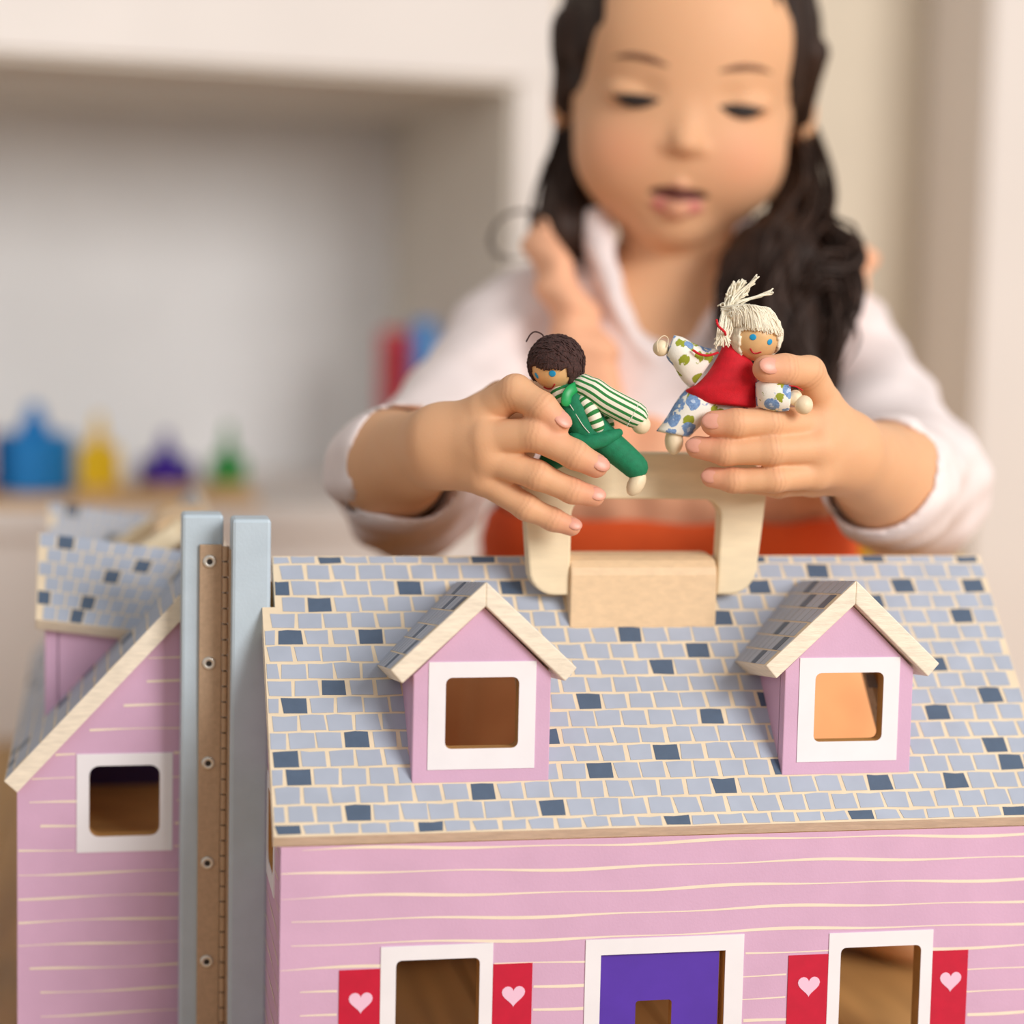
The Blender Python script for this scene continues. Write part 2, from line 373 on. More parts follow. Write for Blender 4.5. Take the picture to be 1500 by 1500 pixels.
# toys along the shelf: (name, x0, x1, y_bottom, y_shoulder, y_peak, material, sides, label)
def deck(px, py): return app(inv, hit(px, py, (0, 0, zd), (0, 0, 1)))[0]
def toy(name, x0, x1, ysh, ypk, m, sides, label, dy, base=True, rot=.5):
    a = cab(x0, 700, dy); b = cab(x1, 700, dy); cx = (a[0]+b[0])/2; r = (b[0]-a[0])/2
    zs = cab((x0+x1)/2, ysh, dy)[2]; zp = cab((x0+x1)/2, ypk, dy)[2]
    o = tag(empty(name), label, 'toy', 'wooden shape toys on the shelf'); z0 = zd+.02
    if base:
        z0 = zd+.5; v, f = lathe([(r*1.08, zd+.01), (r*1.12, zd+.1), (r*1.12, z0-.1), (r*1.08, z0)], 20, (cx, dy, 0)); mk('base', v, f, M['tray'], o, CX)
    v, f = lathe([(r*.96, z0), (r, z0+.25), (r, zs-.4), (r*.9, zs)], sides, (cx, dy, 0), rot=rot); mk('block', v, f, m, o, CX)
    w = zp-zs; v, f = lathe([(r*.42, zs-.1), (r*.34, zs+w*.3), (r*.2, zs+w*.62), (r*.22, zs+w*.8), (r*.1, zp)], 14, (cx, dy, 0)); mk('knob', v, f, m, o, CX, smooth=True)
toy('shape_toy', -12, 112, 634, 590, M['toy_blue'], 8, 'largest toy, blue eight-sided wooden block with a pointed knob', 7, False, .2)
toy('shape_toy', 110, 178, 652, 606, M['toy_yellow'], 6, 'yellow wooden block with a pointed knob, next to the blue block', 5)
toy('shape_toy', 200, 286, 670, 632, M['toy_purple'], 8, 'low wide purple wooden block with a knob, between yellow and green toys', 9)
toy('shape_toy', 304, 362, 668, 620, M['toy_green'], 6, 'small green wooden block with a pointed knob, at the right end of the row', 9)
a = cab(-60, 700, 6); b = cab(-40, 700, 6)
tb = tag(empty('toy_block'), 'pink block cut off by the photo edge left of the blue toy', 'toy')
mk('block', *box((a[0], 3, zd+.02), (b[0]+1.2, 8, cab(-20, 612, 6)[2])), M['toy_pink'], tb, CX, bevel=.3)
zd = zs0
def tower(name, x0, x1, ytop, m, dy, label):
    a = cab(x0, 500, dy); b = cab(x1, 500, dy); o = tag(empty(name), label, 'toy'); zt_ = cab(x0, ytop, dy)[2]; n = 4; hh = (zt_-zd)/n
    for i in range(n): mk('block', *box((a[0], dy, zd+i*hh+.03), (b[0], dy+3, zd+(i+1)*hh)), m, o, CX, bevel=.25)
tower('block_tower', 566, 604, 484, M['toy_red'], 20, 'red block tower on the shelf, top showing behind the sleeve')
tower('block_tower', 612, 640, 470, M['toy_blue'], 11, 'slim blue block tower mostly hidden by the sleeve, right of the red tower')
yt = hit(1335, 800, (0, 70, 0), (0, 1, 0))
yo = tag(empty('toy_bin'), 'yellow toy bin on the floor behind the roof corner', 'bin')
v, f = lathe([(3.6, FZ), (4.4, yt[2]+.4), (4.7, yt[2]+.4), (4.7, yt[2]+1.1), (4.2, yt[2]+1.1), (3.5, FZ+.5)], 24, (yt[0], 72, 0)); mk('tub', v, f, M['toy_yellow'], yo)

# ------------------------------------------------------------------ dollhouse
Rz, TN, E_, D_, OV, TP, WP, PZ, L_ = 24.074, 1.0753, 9.857, 9.292, .572, 2.194, 1.90, 25.97, 34.0
TH = math.atan(TN); cs, sn = math.cos(TH), math.sin(TH); SM = E_/cs; RT_ = .8
house = tag(empty('dollhouse'), 'folding pink wooden dollhouse standing open, grey tiled roofs with dormers', 'dollhouse')
FRONT = np.eye(4); BACK = np.array([[0, 1, 0, -TP], [1, 0, 0, TP], [0, 0, 1, 0], [0, 0, 0, 1.]])
ROOFX = frame((0, 0, Rz), (1, 0, 0), (0, -cs, -sn), (0, -sn, cs))       # x along ridge, y down the slope, z out
CX_D = (8.42, 25.0); DY = -8.22; WX0, WX1 = -.25, 34.25
def heart(cx, cy, w):
    p = []
    for i in range(28):
        t = 2*math.pi*i/28; p.append((cx+w*16*math.sin(t)**3/32, cy+w*(13*math.cos(t)-5*math.cos(2*t)-2*math.cos(3*t)-math.cos(4*t))/32))
    return p
def shingle_rows(x0, x1, s0, s1, bounds, pitch, phase, darkf, seed):
    r = random.Random(seed); out = []
    for k in range(len(bounds)-1):
        a, b = bounds[k]+.062, bounds[k+1]-.062; x = x0-pitch+(phase[k]-x0) % pitch if phase else x0-pitch*(k % 2)*.5
        while x < x1:
            g = .075; j = lambda: r.uniform(-.05, .05)
            q = [(x+g+j(), a+j()*.6), (x+pitch-g+j(), a+j()*.6), (x+pitch-g+.03+j(), b+j()*.6), (x+g+.05+j(), b+j()*.6)]
            m = r.uniform(.35, .6); q.insert(1, (q[0][0]*(1-m)+q[1][0]*m, (q[0][1]+q[1][1])/2+r.uniform(-.05, .05)))
            q = [(min(max(u, x0+.06), x1-.06), w) for u, w in q]
            if max(u for u, w in q)-min(u for u, w in q) > .25: out.append((q, darkf(x+pitch/2, k)))
            x += pitch
    return out
def put_shingles(tiles, parent, X, lim=300, t=.02, rnd=None):
    tiles = sorted(tiles, key=lambda q: -q[0][0][1])
    for i, (q, dk) in enumerate(tiles[:lim]):
        n = len(q); vs = [(u, w, 0.002) for u, w in q]+[(u, w, t) for u, w in q]
        fs = [tuple(range(n, 2*n))]+[(k, (k+1) % n, n+(k+1) % n, n+k) for k in range(n)]
        fs = [tuple(reversed(f)) for f in fs] if np.linalg.det(ROOFX[:3, :3]) < 0 else fs
        mk('shingle', vs, fs, M['tile_dark' if dk else 'tile'], parent, X)
    if len(tiles) > lim:
        mb = MB(); ids = []
        for q, dk in tiles[lim:]:
            n = len(q); fs = [tuple(range(n, 2*n))]+[(k, (k+1) % n, n+(k+1) % n, n+k) for k in range(n)]
            mb.add([(u, w, 0.002) for u, w in q]+[(u, w, t) for u, w in q], fs); ids += [1 if dk else 0]*len(fs)
        o = mk('shingles', mb.v, mb.f, [M['tile'], M['tile_dark']], parent, X, idx=ids); o['kind'] = 'stuff'
DARK = [(472,824),(700,824),(1110,823),(1281,820),(1420,819),(1197,835),(410,867),(592,867),(743,866),(1112,863),(1326,861),(1431,859),(459,891),(1287,883),(1056,910),(1409,905),
 (424,939),(541,938),(925,934),(1023,956),(970,981),(577,988),(1376,974),(489,1011),(863,1031),(431,1038),(1461,1021),(1117,1025),(1041,1052),(1376,1047),(515,1087),(809,1082),(416,1114),
 (973,1102),(1462,1092),(437,1141),(880,1132),(1137,1123),(1485,1117),(705,1162),(1061,1152),(1289,1146),(1401,1144),(525,1191),(808,1185),(424,1215),(629,1212),(990,1201),(1262,1195),(1485,1188)]
rinv = np.linalg.inv(ROOFX); DK = [app(rinv, hit(*q, ROOFX[:3, 3], ROOFX[:3, 2]))[0][:2] for q in DARK]
ROWS = 17; RH = .893; BND = [0, .48]+[.48+RH*i for i in range(1, 16)]+[SM-.03]
BND = [b for b in BND if b < SM-.2]+[SM-.03]
def make_half(X, front):
    RX = X@ROOFX
    # roof board, notched round the chimney post and open under the dormers
    outer = [(-OV, WP/cs*1.02), (-OV, SM), (L_+OV, SM), (L_+OV, .0), (.0, .0), (.0, WP/cs*1.02)]
    outer = outer[::-1]
    holes = [[(c-2.3, 4.6), (c+2.3, 4.6), (c+2.3, 11.2), (c-2.3, 11.2)] for c in CX_D]
    roof = plate('roof', outer, holes, -RT_, 0, [M['grout'], M['ply'], M['inside']], house, RX, 0, lambda n, c: 0 if n.z > .5 else (2 if n.z < -.5 else 1))
    r = random.Random(3 if front else 5)
    if front:
        phase = []; P_ = 1.2
        for k in range(len(BND)-1):
            xs = [d[0] for d in DK if BND[k] <= d[1] < BND[k+1]]
            if xs: ang = np.angle(np.mean(np.exp(2j*np.pi*(np.array(xs)-P_/2)/P_))); phase.append(ang/2/np.pi*P_)
            else: phase.append(phase[-1]+.6 if phase else 0)
        dk = lambda x, k: any(BND[k] <= d[1] < BND[k+1] and abs(d[0]-x) < P_*.5 for d in DK)
    else:
        phase = [.6*(k % 2)+.1*k for k in range(len(BND))]; P_ = 1.2; dk = lambda x, k: r.random() < .1
    tl = shingle_rows(-OV, L_+OV, 0, SM, BND, P_, phase, dk, 11)
    tl = [q for q in tl if not any(abs(sum(u for u, w in q[0])/5-c) < 2.45 and 3.6 < sum(w for u, w in q[0])/5 < 12.3 for c in CX_D)]
    tl = [q for q in tl if not (min(u for u, w in q[0]) < .1 and sum(w for u, w in q[0])/5 < WP/cs+.3 and (max(u for u, w in q[0]) < .35))]
    tl = [([(max(u, .05), w) if sum(ww for uu, ww in q)/5 < WP/cs+.3 else (u, w) for u, w in q], d) for q, d in tl]
    put_shingles(tl, roof, RX, 300 if front else 0)
    # front wall
    FX = X@frame((0, -D_, 0), (1, 0, 0), (0, 0, 1), (0, -1, 0))           # x, z, outwards
    ztop = Rz-TN*D_-RT_/cs
    wh = [rrect(4.72, 2.3, 8.35, 7.83, .25), rrect(24.66, 2.3, 28.45, 7.62, .25), [(13.69, FZ+.35), (19.32, FZ+.35), (19.32, 7.72), (13.69, 7.72)]]
    pin = lambda n, c: 0 if n.z > .5 else 1
    fw = plate('front_wall', [(WX0, FZ), (WX1, FZ), (WX1, ztop), (WX0, ztop)], wh, -.8, 0, [M['pink'], M['inside']], house, FX, 0, pin)
    def trim(name, o, hl, m, par, z=.05, XX=FX): return plate(name, o, hl, 0, z, [m], par, XX, 0)
    for (x0, z0, x1, z1), h in (((4.06, 1.5, 8.92, 8.45), wh[0]), ((24.1, 1.5, 29.0, 8.3), wh[1]), ((13.0, FZ+.02, 20.16, 8.42), wh[2])):
        trim('window_trim' if z0 > 0 else 'door_trim', rrect(x0, z0, x1, z1, 0), [h], M['white'], fw)
    for x0, x1, zt_ in ((2.3, 4.05, 7.5), (8.93, 10.66, 7.5), (22.24, 24.09, 7.36), (29.01, 30.71, 7.3)):
        sh = trim('shutter', rrect(x0, 2.4, x1, zt_, 0), [], M['red'], fw, .04)
        o = trim('heart', heart((x0+x1)/2+.05, zt_-1.38, 1.02), [], M['heart'], sh, .06); o['label'] = 'pale pink heart'
    if front:   # stands slightly ajar
        dr = plate('door', [(13.72, FZ+.4), (19.08, FZ+.4), (19.08, 7.68), (13.72, 7.68)], [rrect(15.34, .8, 16.98, 5.55, .15)], -.62, -.12, [M['purple'], M['inside']], house, FX, 0, pin); dr['label'] = 'purple front door with a small window'
    else: plate('door', [(13.72, FZ+.4), (19.28, FZ+.4), (19.28, 7.68), (13.72, 7.68)], [rrect(15.34, .8, 16.98, 5.55, .15)], -.62, -.12, [M['purple'], M['inside']], house, FX, 0, pin)
    for i in range(14):
        z = 12.72-1.03*i; rr = random.Random(i*3+(0 if front else 50)); ph = rr.uniform(0, 6); n = 150; a0 = WX0+rr.choice([.05, .05, .5, .9]); top = []; bot = []
        gaps = [(a, b) for a, b, z1 in ((2.3, 4.06, 7.5), (4.06, 8.92, 8.45), (8.92, 10.66, 7.5), (13.0, 20.16, 8.42), (22.24, 24.1, 7.36), (24.1, 29.0, 8.3), (29.0, 30.71, 7.3)) if z < z1+.05]
        for k in range(n+1):
            x = a0+(WX1-a0)*k/n; zc = z+.06*math.sin(x*.33+.6)+.035*math.sin(x*.8+ph)-.004*x; w = (.05+.024*math.sin(x*.5+ph))*min(1, .3+k/16)
            top.append((x, zc+w, .012)); bot.append((x, zc-w, .012))
        mk('siding_line', top+bot, [(k, n+1+k, n+2+k, k+1) for k in range(n) if not any(a-.1 < top[k][0] < b-.1 for a, b in gaps)], M['cream_line'], fw, FX)
    # gable walls
    for side in (0, 1):
        GX = X@frame((WX0 if side == 0 else WX1, 0, 0), (0, 1, 0), (0, 0, 1), (-1 if side == 0 else 1, 0, 0))      # y, z, outwards
        zr = Rz-RT_/cs
        gh = rrect(-6.03, 10.67, -2.79, 14.03, .45)
        g = plate('gable_wall', [(-D_+.8, FZ), (0, FZ), (0, zr), (-D_+.8, ztop+.8*TN)], [gh], -.8, 0, [M['pink'], M['inside']], house, GX, 0, pin)
        if side == 0:
            g2 = [(-D_, FZ), (-D_+.8, FZ), (-D_+.8, ztop+.8*TN), (-D_, ztop)]
            plate('corner_board', g2, [], -.02, .002, [M['pink']], house, GX)
        trim('window_trim', rrect(-6.6, 9.93, -2.2, 14.6, 0), [gh], M['white'], g, .05, GX)
        if side == 0:
            for i in range(20):
                z = 20.25-1.13*i; rr = random.Random(i+9); yl = max(-D_+.05, (z-zr)/TN+.15)+rr.choice([0, 0, .5, 1.0]); n = 40; top = []; bot = []; yr = -.05-rr.choice([0, 0, .3])
                if yr-yl < .6: continue
                for k in range(n+1):
                    y = yl+(yr-yl)*k/n; zc = z+.04*math.sin(y*.7+i); w = .04+.02*math.sin(y+i*2)
                    top.append((y, zc+w, .014)); bot.append((y, zc-w, .014))
                mk('siding_line', top+bot, [(k, n+1+k, n+2+k, k+1) for k in range(n) if not (9.9 < z < 14.65 and -6.75 < top[k][0] < -2.2)], M['cream_line'], g, GX)
    # inside: attic floor, base, partition
    mk('attic_floor', *box((WX0+.8, -D_+.8, 9.4), (WX1-.8, -.1, 10.1)), M['inside'], house, X)
    mk('base_board', *box((WX0+.8, -D_+.8, FZ), (WX1-.8, -.1, FZ+.6)), M['inside'], house, X)
    if not front: mk('partition', [(12.6, -D_+.85, 10.1), (12.6, -.15, 10.1), (12.6, -.15, 22.3), (12.6, -D_+.85, ztop+.6), (13.1, -D_+.85, 10.1), (13.1, -.15, 10.1), (13.1, -.15, 22.3), (13.1, -D_+.85, ztop+.6)],
        [(0, 1, 2, 3), (7, 6, 5, 4), (0, 4, 5, 1), (1, 5, 6, 2), (2, 6, 7, 3), (3, 7, 4, 0)], M['purple_dark'], house, X)
    # dormers
    for di, c in enumerate(CX_D):
        hw = 3.0; ze, za, zb = 19.95, 22.85, 15.22; PX = X@frame((c, DY, 0), (1, 0, 0), (0, 0, 1), (0, -1, 0))
        wn = rrect(-1.6, 16.72, 1.6, 19.82, .28)
        dm = plate('dormer', [(-hw, zb), (hw, zb), (hw, ze), (0, za), (-hw, ze)], [wn], -.7, 0, [M['pink'], M['inside']], house, PX, .05, lambda n, c: 1 if n.z < -.5 or (abs(c.x) < 2 and 16.5 < c.y < 20 and abs(n.z) < .9) else 0)
        for sd in (-1, 1):   # side walls run back onto the roof
            yb = (ze+.2-Rz)/TN; SX = X@frame((c+sd*hw, 0, 0), (0, 1, 0), (0, 0, 1), (sd, 0, 0))
            plate('dormer_side', [(DY+.6, Rz+TN*(DY+.6)-.1), (yb, ze+.2), (DY+.6, ze+.2)], [], -.45, 0, [M['pink'], M['inside']], dm, SX, 0, pin)
        trim('window_trim', rrect(-2.34, 15.82, 2.34, 20.5, 0), [wn], M['white'], dm, .04, PX)
        for sd in (-1, 1):   # roof boards: top surface from the ridge down to the eave, back edge cut along the roof
            ridge, eave = 24.0, 20.25; ex = 4.05; th = .78; droop = .95
            P = []
            for lift in (0, -th):
                fr = V3(0, DY-.42, ridge+lift/math.cos(.73)); er = V3(sd*ex, DY-.42, eave); en = V3(-sd*.66*-lift*1, 0, 0)
                fe = V3(sd*(ex+ (lift*.66)), DY-.42, eave+lift*.75)
                bk = -1.25; be = -3.6
                P += [fr, V3(0, bk, fr[2]-droop), V3(fe[0], be, fe[2]-droop*(DY-.42-be)/(DY-.42-bk)), fe]
            P = [q+V3(c, 0, 0) for q in P]; fs = [(0, 1, 2, 3), (7, 6, 5, 4), (0, 4, 5, 1), (1, 5, 6, 2), (2, 6, 7, 3), (3, 7, 4, 0)]
            if sd > 0: fs = [tuple(reversed(f)) for f in fs]
            mk('dormer_roof', P, fs, [M['grout'], M['ply']], dm, X, idx=[0, 1, 1, 1, 1, 1], bevel=.05)
            A, B, C_, D2 = [np.array(q) for q in P[:4]]; nn = np.cross(D2-A, B-A)*(1 if sd < 0 else -1); nn /= np.linalg.norm(nn); nn = nn if nn[2] > 0 else -nn
            r2 = random.Random(di*2+sd+(7 if front else 0)); nr, nc = 6, 8
            drk = {(1, 0), (4, 1), (3, 3), (5, 2), (1, 3), (0, 5)} if front else {(0, 1), (2, 4), (4, 3), (5, 2), (4, 0), (1, 5)}
            for i in range(nr):
                for j in range(-1, nc):
                    u0, u1 = (i+.05)/nr, (i+.95)/nr; w0, w1 = max((j+.06+.5*(i % 2))/nc, .015), min((j+.94+.5*(i % 2))/nc, .985)
                    if w1-w0 < .04: continue
                    q = [A+(D2-A)*u+((B+(C_-B)*u)-(A+(D2-A)*u))*w for u, w in ((u0, w0), (u1, w0), (u1, w1), (u0, w1))]
                    vs = [p+nn*.004 for p in q]+[p+nn*.02 for p in q]; fs = [(4, 5, 6, 7), (0, 1, 5, 4), (1, 2, 6, 5), (2, 3, 7, 6), (3, 0, 4, 7)]
                    if sd > 0: fs = [tuple(reversed(f)) for f in fs]
                    mk('shingle', vs, fs, M['tile_dark' if (i, j) in drk else 'tile'], dm, X)
    # carrying handle and its block
    HX = X@frame((0, -1.55, 0), (1, 0, 0), (0, 0, 1), (0, -1, 0))
    def arc(cx, cz, rr, a0, a1, n=6): return [(cx+rr*math.cos(math.radians(a0+(a1-a0)*i/n)), cz+rr*math.sin(math.radians(a0+(a1-a0)*i/n))) for i in range(n+1)]
    zb = 22.55
    hp = arc(12.75, zb+1.25, 1.25, 180, 270)+[(13.45, zb)]+arc(14.2, 26.25, .75, 180, 90)+arc(19.75, 26.2, .8, 90, 0)+[(20.45, zb)]+arc(21.1, zb+1.3, 1.3, 270, 360)+arc(20.9, 27.3, 1.85, 0, 90)+arc(13.1, 27.25, 1.9, 90, 180)
    if not front:   # the second handle has swung down outwards over its roof
        a = math.radians(124); ct, st = math.cos(a), math.sin(a); PV = np.eye(4); PV[:3, :3] = [[1, 0, 0], [0, ct, -st], [0, st, ct]]; pv = V3(17, -2.0, 23.45); PV[:3, 3] = pv-PV[:3, :3]@pv; HX = X@PV@frame((0, -1.55, 0), (1, 0, 0), (0, 0, 1), (0, -1, 0))
    hd = plate('handle', hp, [], 0, 1.0, [M['handle']], house, HX, .12); hd['label'] = 'pale plywood carrying handle' if front else 'second plywood handle, folded down'
    prof = [(0, 24.0), (0, 24.3), (-.9, 24.36), (-1.9, 24.3), (-2.4, 24.15), (-2.7, 23.85), (-2.8, 23.5), (-2.8, 21.04), (-1.5, Rz-1.5*TN+.01)]
    n = len(prof); vs = [(13.42, y, z) for y, z in prof]+[(20.38, y, z) for y, z in prof]
    fs = [tuple(reversed(range(n))), tuple(range(n, 2*n))]+[(k, (k+1) % n, n+(k+1) % n, n+k) for k in range(n)]
    mk('handle_block', vs, fs, M['block'], house, X, bevel=.08)
    v, f, _ = tube([(11.9, -2.05, 23.45), (22.0, -2.05, 23.45)], .3, 12, False); mk('dowel', v, f, M['handle'], house, X)
    # chimney post
    ps = mk('chimney_post', *box(((-1.94 if front else -TP+.1), -WP, FZ), (-.2, -.02, PZ)), M['post'], house, X, bevel=.16); ps['label'] = 'pale blue square chimney post'
make_half(FRONT, True); make_half(BACK, False)
# piano hinge between the two posts
hg = mk('hinge', *box((-3.3, -.12, 0), (-2.28, .1, 24.62)), M['bronze'], house, bevel=.04); hg['label'] = 'long bronze metal piano hinge'
mk('hinge_leaf', *box((-2.0, -1.25, 0), (-1.93, -.05, 24.5)), M['bronze'], hg)
z = 24.55; i = 0
while z > 0:
    v, f, _ = tube([(-2.13, -.2, z), (-2.13, -.2, z-.65)], .15, 12, False); mk('hinge_knuckle', v, f, M['bronze'], hg); z -= .72; i += 1
v, f, _ = tube([(-2.13, -.2, 24.4), (-2.13, -.2, 0)], .09, 8, False); mk('hinge_pin', v, f, M['screw_hole'], hg)
AXF = np.array([[1, 0, 0], [0, 0, 1], [0, -1, 0]], float)
for z in (23.84, 19.15, 14.51, 9.82, 5.15, .6):
    v, f = lathe([(.32, 0), (.31, .05), (.24, .1), (.17, .07)], 16, (-2.85, -.12, z), AXF); s = mk('screw', v, f, M['screw'], hg, smooth=True)
    v, f = lathe([(.15, .06), (.13, .085)], 8, (-2.85, -.12, z), AXF); mk('screw_recess', v, f, M['screw_hole'], hg)

# ------------------------------------------------------------------ child
girl = tag(empty('person'), 'young child with dark ponytails in white shirt and peach pinafore, holding dolls', 'person')
al, pt = math.radians(5.7), math.radians(15)
rH = RT*math.cos(al)-UP*math.sin(al); u0 = UP*math.cos(al)+RT*math.sin(al); fH = -FW*math.cos(pt)-u0*math.sin(pt); uH = u0*math.cos(pt)-FW*math.sin(pt)
HO = at(1010, 148, 113)-fH*7.0; HA = [rH, uH, fH]
def hp_(x, y, z): return HO+rH*x+uH*y+fH*z
def he(x, y, z, rx, ry, rz, k): return ell(hp_(x, y, z), HA, (rx, ry, rz), k)
def hc(a, b, ra, rb, k): return cone(hp_(*a), hp_(*b), ra, rb, k)
TO = at(985, 560, 123); TO = V3(TO[0], TO[1], 0); bR = V3(RT[0], RT[1], 0); bR /= np.linalg.norm(bR); bF = -_fh
def bp(x, y, z): return TO+bR*x+bF*y+_z*z                # torso frame: x image-right, y to camera, z height
BA = [bR, bF, _z]
head = [he(0, 2.6, -1.4, 7.0, 7.3, 8.3, 1), he(0, -2.4, 1.8, 6.1, 6.1, 5.8, 2.2), he(-3.0, -3.4, 4.3, 2.7, 2.6, 2.5, 1.6), he(3.0, -3.4, 4.3, 2.7, 2.6, 2.5, 1.6),
  he(0, -7.0, 4.9, 1.7, 1.4, 1.5, 1.6), he(0, 3.4, 4.2, 5.2, 4.2, 2.8, 2.0),
  hc((0, -.2, 6.55), (0, -2.0, 7.4), .45, .6, .9), he(0, -2.25, 7.75, .78, .62, .7, .5), he(-.95, -2.5, 7.1, .55, .46, .6, .35), he(.95, -2.5, 7.1, .55, .46, .6, .35),
  he(-6.95, -.9, -.8, .75, 1.9, 1.2, .5), he(7.3, -.9, -.6, .75, 1.9, 1.2, .5)]
sockets = [he(-2.95, .35, 8.3, 1.7, 1.0, 1.3, .3), he(2.95, .35, 8.3, 1.7, 1.0, 1.3, .3)]
lids = [he(-2.95, .1, 5.6, 1.75, 1.05, 1.3, .3), he(2.95, .1, 5.6, 1.75, 1.05, 1.3, .3)]
lips = [hc((-2.0, -4.95, 6.05), (0, -4.6, 7.0), .3, .45, .3), hc((0, -4.6, 7.0), (2.0, -4.95, 6.05), .45, .3, .3), hc((-1.0, -5.7, 6.45), (0, -5.85, 6.7), .48, .72, .3), hc((0, -5.85, 6.7), (1.0, -5.7, 6.45), .72, .48, .3)]
mouth = [hc((-1.85, -5.05, 6.5), (0, -5.14, 7.45), .15, .34, .1), hc((0, -5.14, 7.45), (1.85, -5.05, 6.5), .34, .15, .1)]
neck = [cone(at(990, 470, 123), at(1003, 300, 121), 3.3, 3.1, .5)]
torso = [cone(bp(-8.5, 0, 34), bp(8.5, 0, 34), 3.4, 3.4, 2), cone(bp(0, 0, 33), bp(0, .5, 8), 6.6, 7.2, 4), cone(bp(-3, 0, 27), bp(3, 0, 27), 6, 6, 4), cone(bp(-4, 0, 6), bp(4, 0, 6), 6, 6, 3)]
legs = [cone(bp(-4, 0, 4.2), bp(-14, 8.5, 2.6), 5, 3.5, 2), cone(bp(-14, 8.5, 2.3), bp(-15, -8, 1.4), 3.2, 2.3, 1), cone(bp(4, 0, 4.2), bp(14, 8.5, 2.6), 5, 3.5, 2), cone(bp(14, 8.5, 2.3), bp(15, -8, 1.4), 3.2, 2.3, 1)]
ELB1, ELB2 = at(603, 715, 112), at(1335, 715, 112)
arm1 = [cone(bp(-10.5, 0, 33.5), ELB1, 2.9, 2.6, 1), cone(ELB1, at(572, 682, 100), 2.75, 2.55, 1), cone(at(572, 682, 100), at(648, 652, 93.6), 2.5, 1.75, 1)]
arm2 = [cone(bp(10.5, 0, 33.5), ELB2, 2.9, 2.6, 1), cone(ELB2, at(1302, 700, 101), 2.75, 2.6, 1), cone(at(1302, 700, 101), at(1236, 662, 94.4), 2.55, 1.72, 1)]
def fing(js, k=.25): return [cone(at(*a[:3]), at(*b[:3]), a[3], b[3], k) for a, b in zip(js, js[1:])]
palm1 = [cone(at(648, 640, 93.4), at(706, 606, 92.0), 1.35, .92, .8), cone(at(650, 650, 93.2), at(712, 643, 91.3), 1.35, .86, .8), cone(at(650, 660, 93.4), at(714, 670, 91.5), 1.35, .84, .8), cone(at(648, 672, 93.6), at(706, 700, 92.1), 1.2, .78, .8),
  cone(at(655, 645, 94), at(700, 620, 94.2), 1.2, 1.0, .8), cone(at(705, 625, 93.2), at(775, 612, 93.0), 1.0, .6, .6), cone(at(705, 655, 93.2), at(770, 662, 93.0), .9, .45, .6)]
F1 = {'index': [(706, 606, 92.0, .86), (755, 574, 90.9, .76), (794, 597, 90.3, .66), (817, 619, 90.3, .58)],
 'middle': [(712, 643, 91.3, .82), (784, 636, 90.5, .74), (842, 666, 90.4, .63), (873, 682, 90.6, .55)],
 'ring': [(714, 670, 91.5, .78), (787, 696, 90.9, .64), (838, 719, 91.0, .55), (870, 727, 91.2, .48)],
 'pinky': [(706, 700, 92.1, .72), (771, 743, 91.6, .58), (810, 761, 91.7, .5), (837, 771, 91.8, .44)],
 'thumb': [(690, 615, 94.2, 1.0), (735, 585, 95.0, .85), (785, 580, 94.2, .72), (822, 592, 93.5, .6)]}
palm2 = [cone(at(1236, 655, 94.0), at(1197, 622, 92.5), 1.35, .9, .8), cone(at(1236, 662, 94.0), at(1200, 656, 92.1), 1.4, .86, .8), cone(at(1236, 672, 94.2), at(1194, 692, 92.5), 1.35, .82, .8), cone(at(1238, 676, 95), at(1190, 704, 94.3), 1.2, .75, .8),
  cone(at(1232, 645, 93.6), at(1206, 592, 92.6), 1.3, .85, .8)]
F2 = {'index': [(1197, 622, 92.5, .82), (1128, 619, 91.0, .66), (1078, 620, 90.6, .62), (1045, 620, 90.7, .56)],
 'middle': [(1200, 656, 92.1, .8), (1130, 660, 90.9, .64), (1062, 662, 90.9, .58), (1021, 655, 91.2, .5)],
 'ring': [(1194, 692, 92.5, .76), (1135, 702, 91.3, .58), (1075, 704, 91.3, .53), (1042, 699, 91.5, .46)],
 'pinky': [(1190, 704, 94.3, .7), (1140, 712, 93.2, .52), (1085, 706, 93.1, .47), (1062, 704, 93.2, .4)],
 'thumb': [(1206, 592, 92.6, .82), (1185, 545, 91.2, .7), (1150, 541, 90.3, .66), (1122, 540, 90.0, .6)]}
groups = [('+', 1, head), ('-', .6, sockets), ('+', .12, lids), ('+', .25, lips), ('-', .12, mouth), ('+', 2.0, neck), ('+', 2.0, torso), ('+', 1, legs), ('+', 1, arm1), ('+', .8, palm1)]
groups += [('+', .22, fing(v)) for v in F1.values()]
groups += [('+', 1, arm2), ('+', .8, palm2)]+[('+', .22, fing(v)) for v in F2.values()]
vs, fs = nets(groups, .085)
base = np.array(lin((230, 178, 136))); tint = np.tile(base, (len(vs), 1))
q = (vs-HO)@np.array(HA).T                                               # head-local
def blend(w, c):
    global tint
    w = np.clip(w, 0, 1)[:, None]; tint = tint*(1-w)+np.array(lin(c))*w
for sx in (-1, 1): blend(.35*np.exp(-(((q[:, 0]-sx*3.6)/2.2)**2+((q[:, 1]+3)/1.8)**2))*(q[:, 2] > 3), (232, 140, 110))
lipd = np.minimum.reduce([pd(p, vs) for p in lips]); blend((.10-lipd)/.12*(q[:, 2] > 5.6), (212, 112, 116))
md = np.minimum.reduce([pd(p, vs) for p in mouth]); blend((.12-md)/.1*(q[:, 2] > 5.6), (96, 44, 42))
for FD in (F1, F2):
    for v in FD.values(): t = at(*v[-1][:3]); blend(.5*np.exp(-(np.linalg.norm(vs-t, axis=1)/.9)**2), (232, 146, 128))
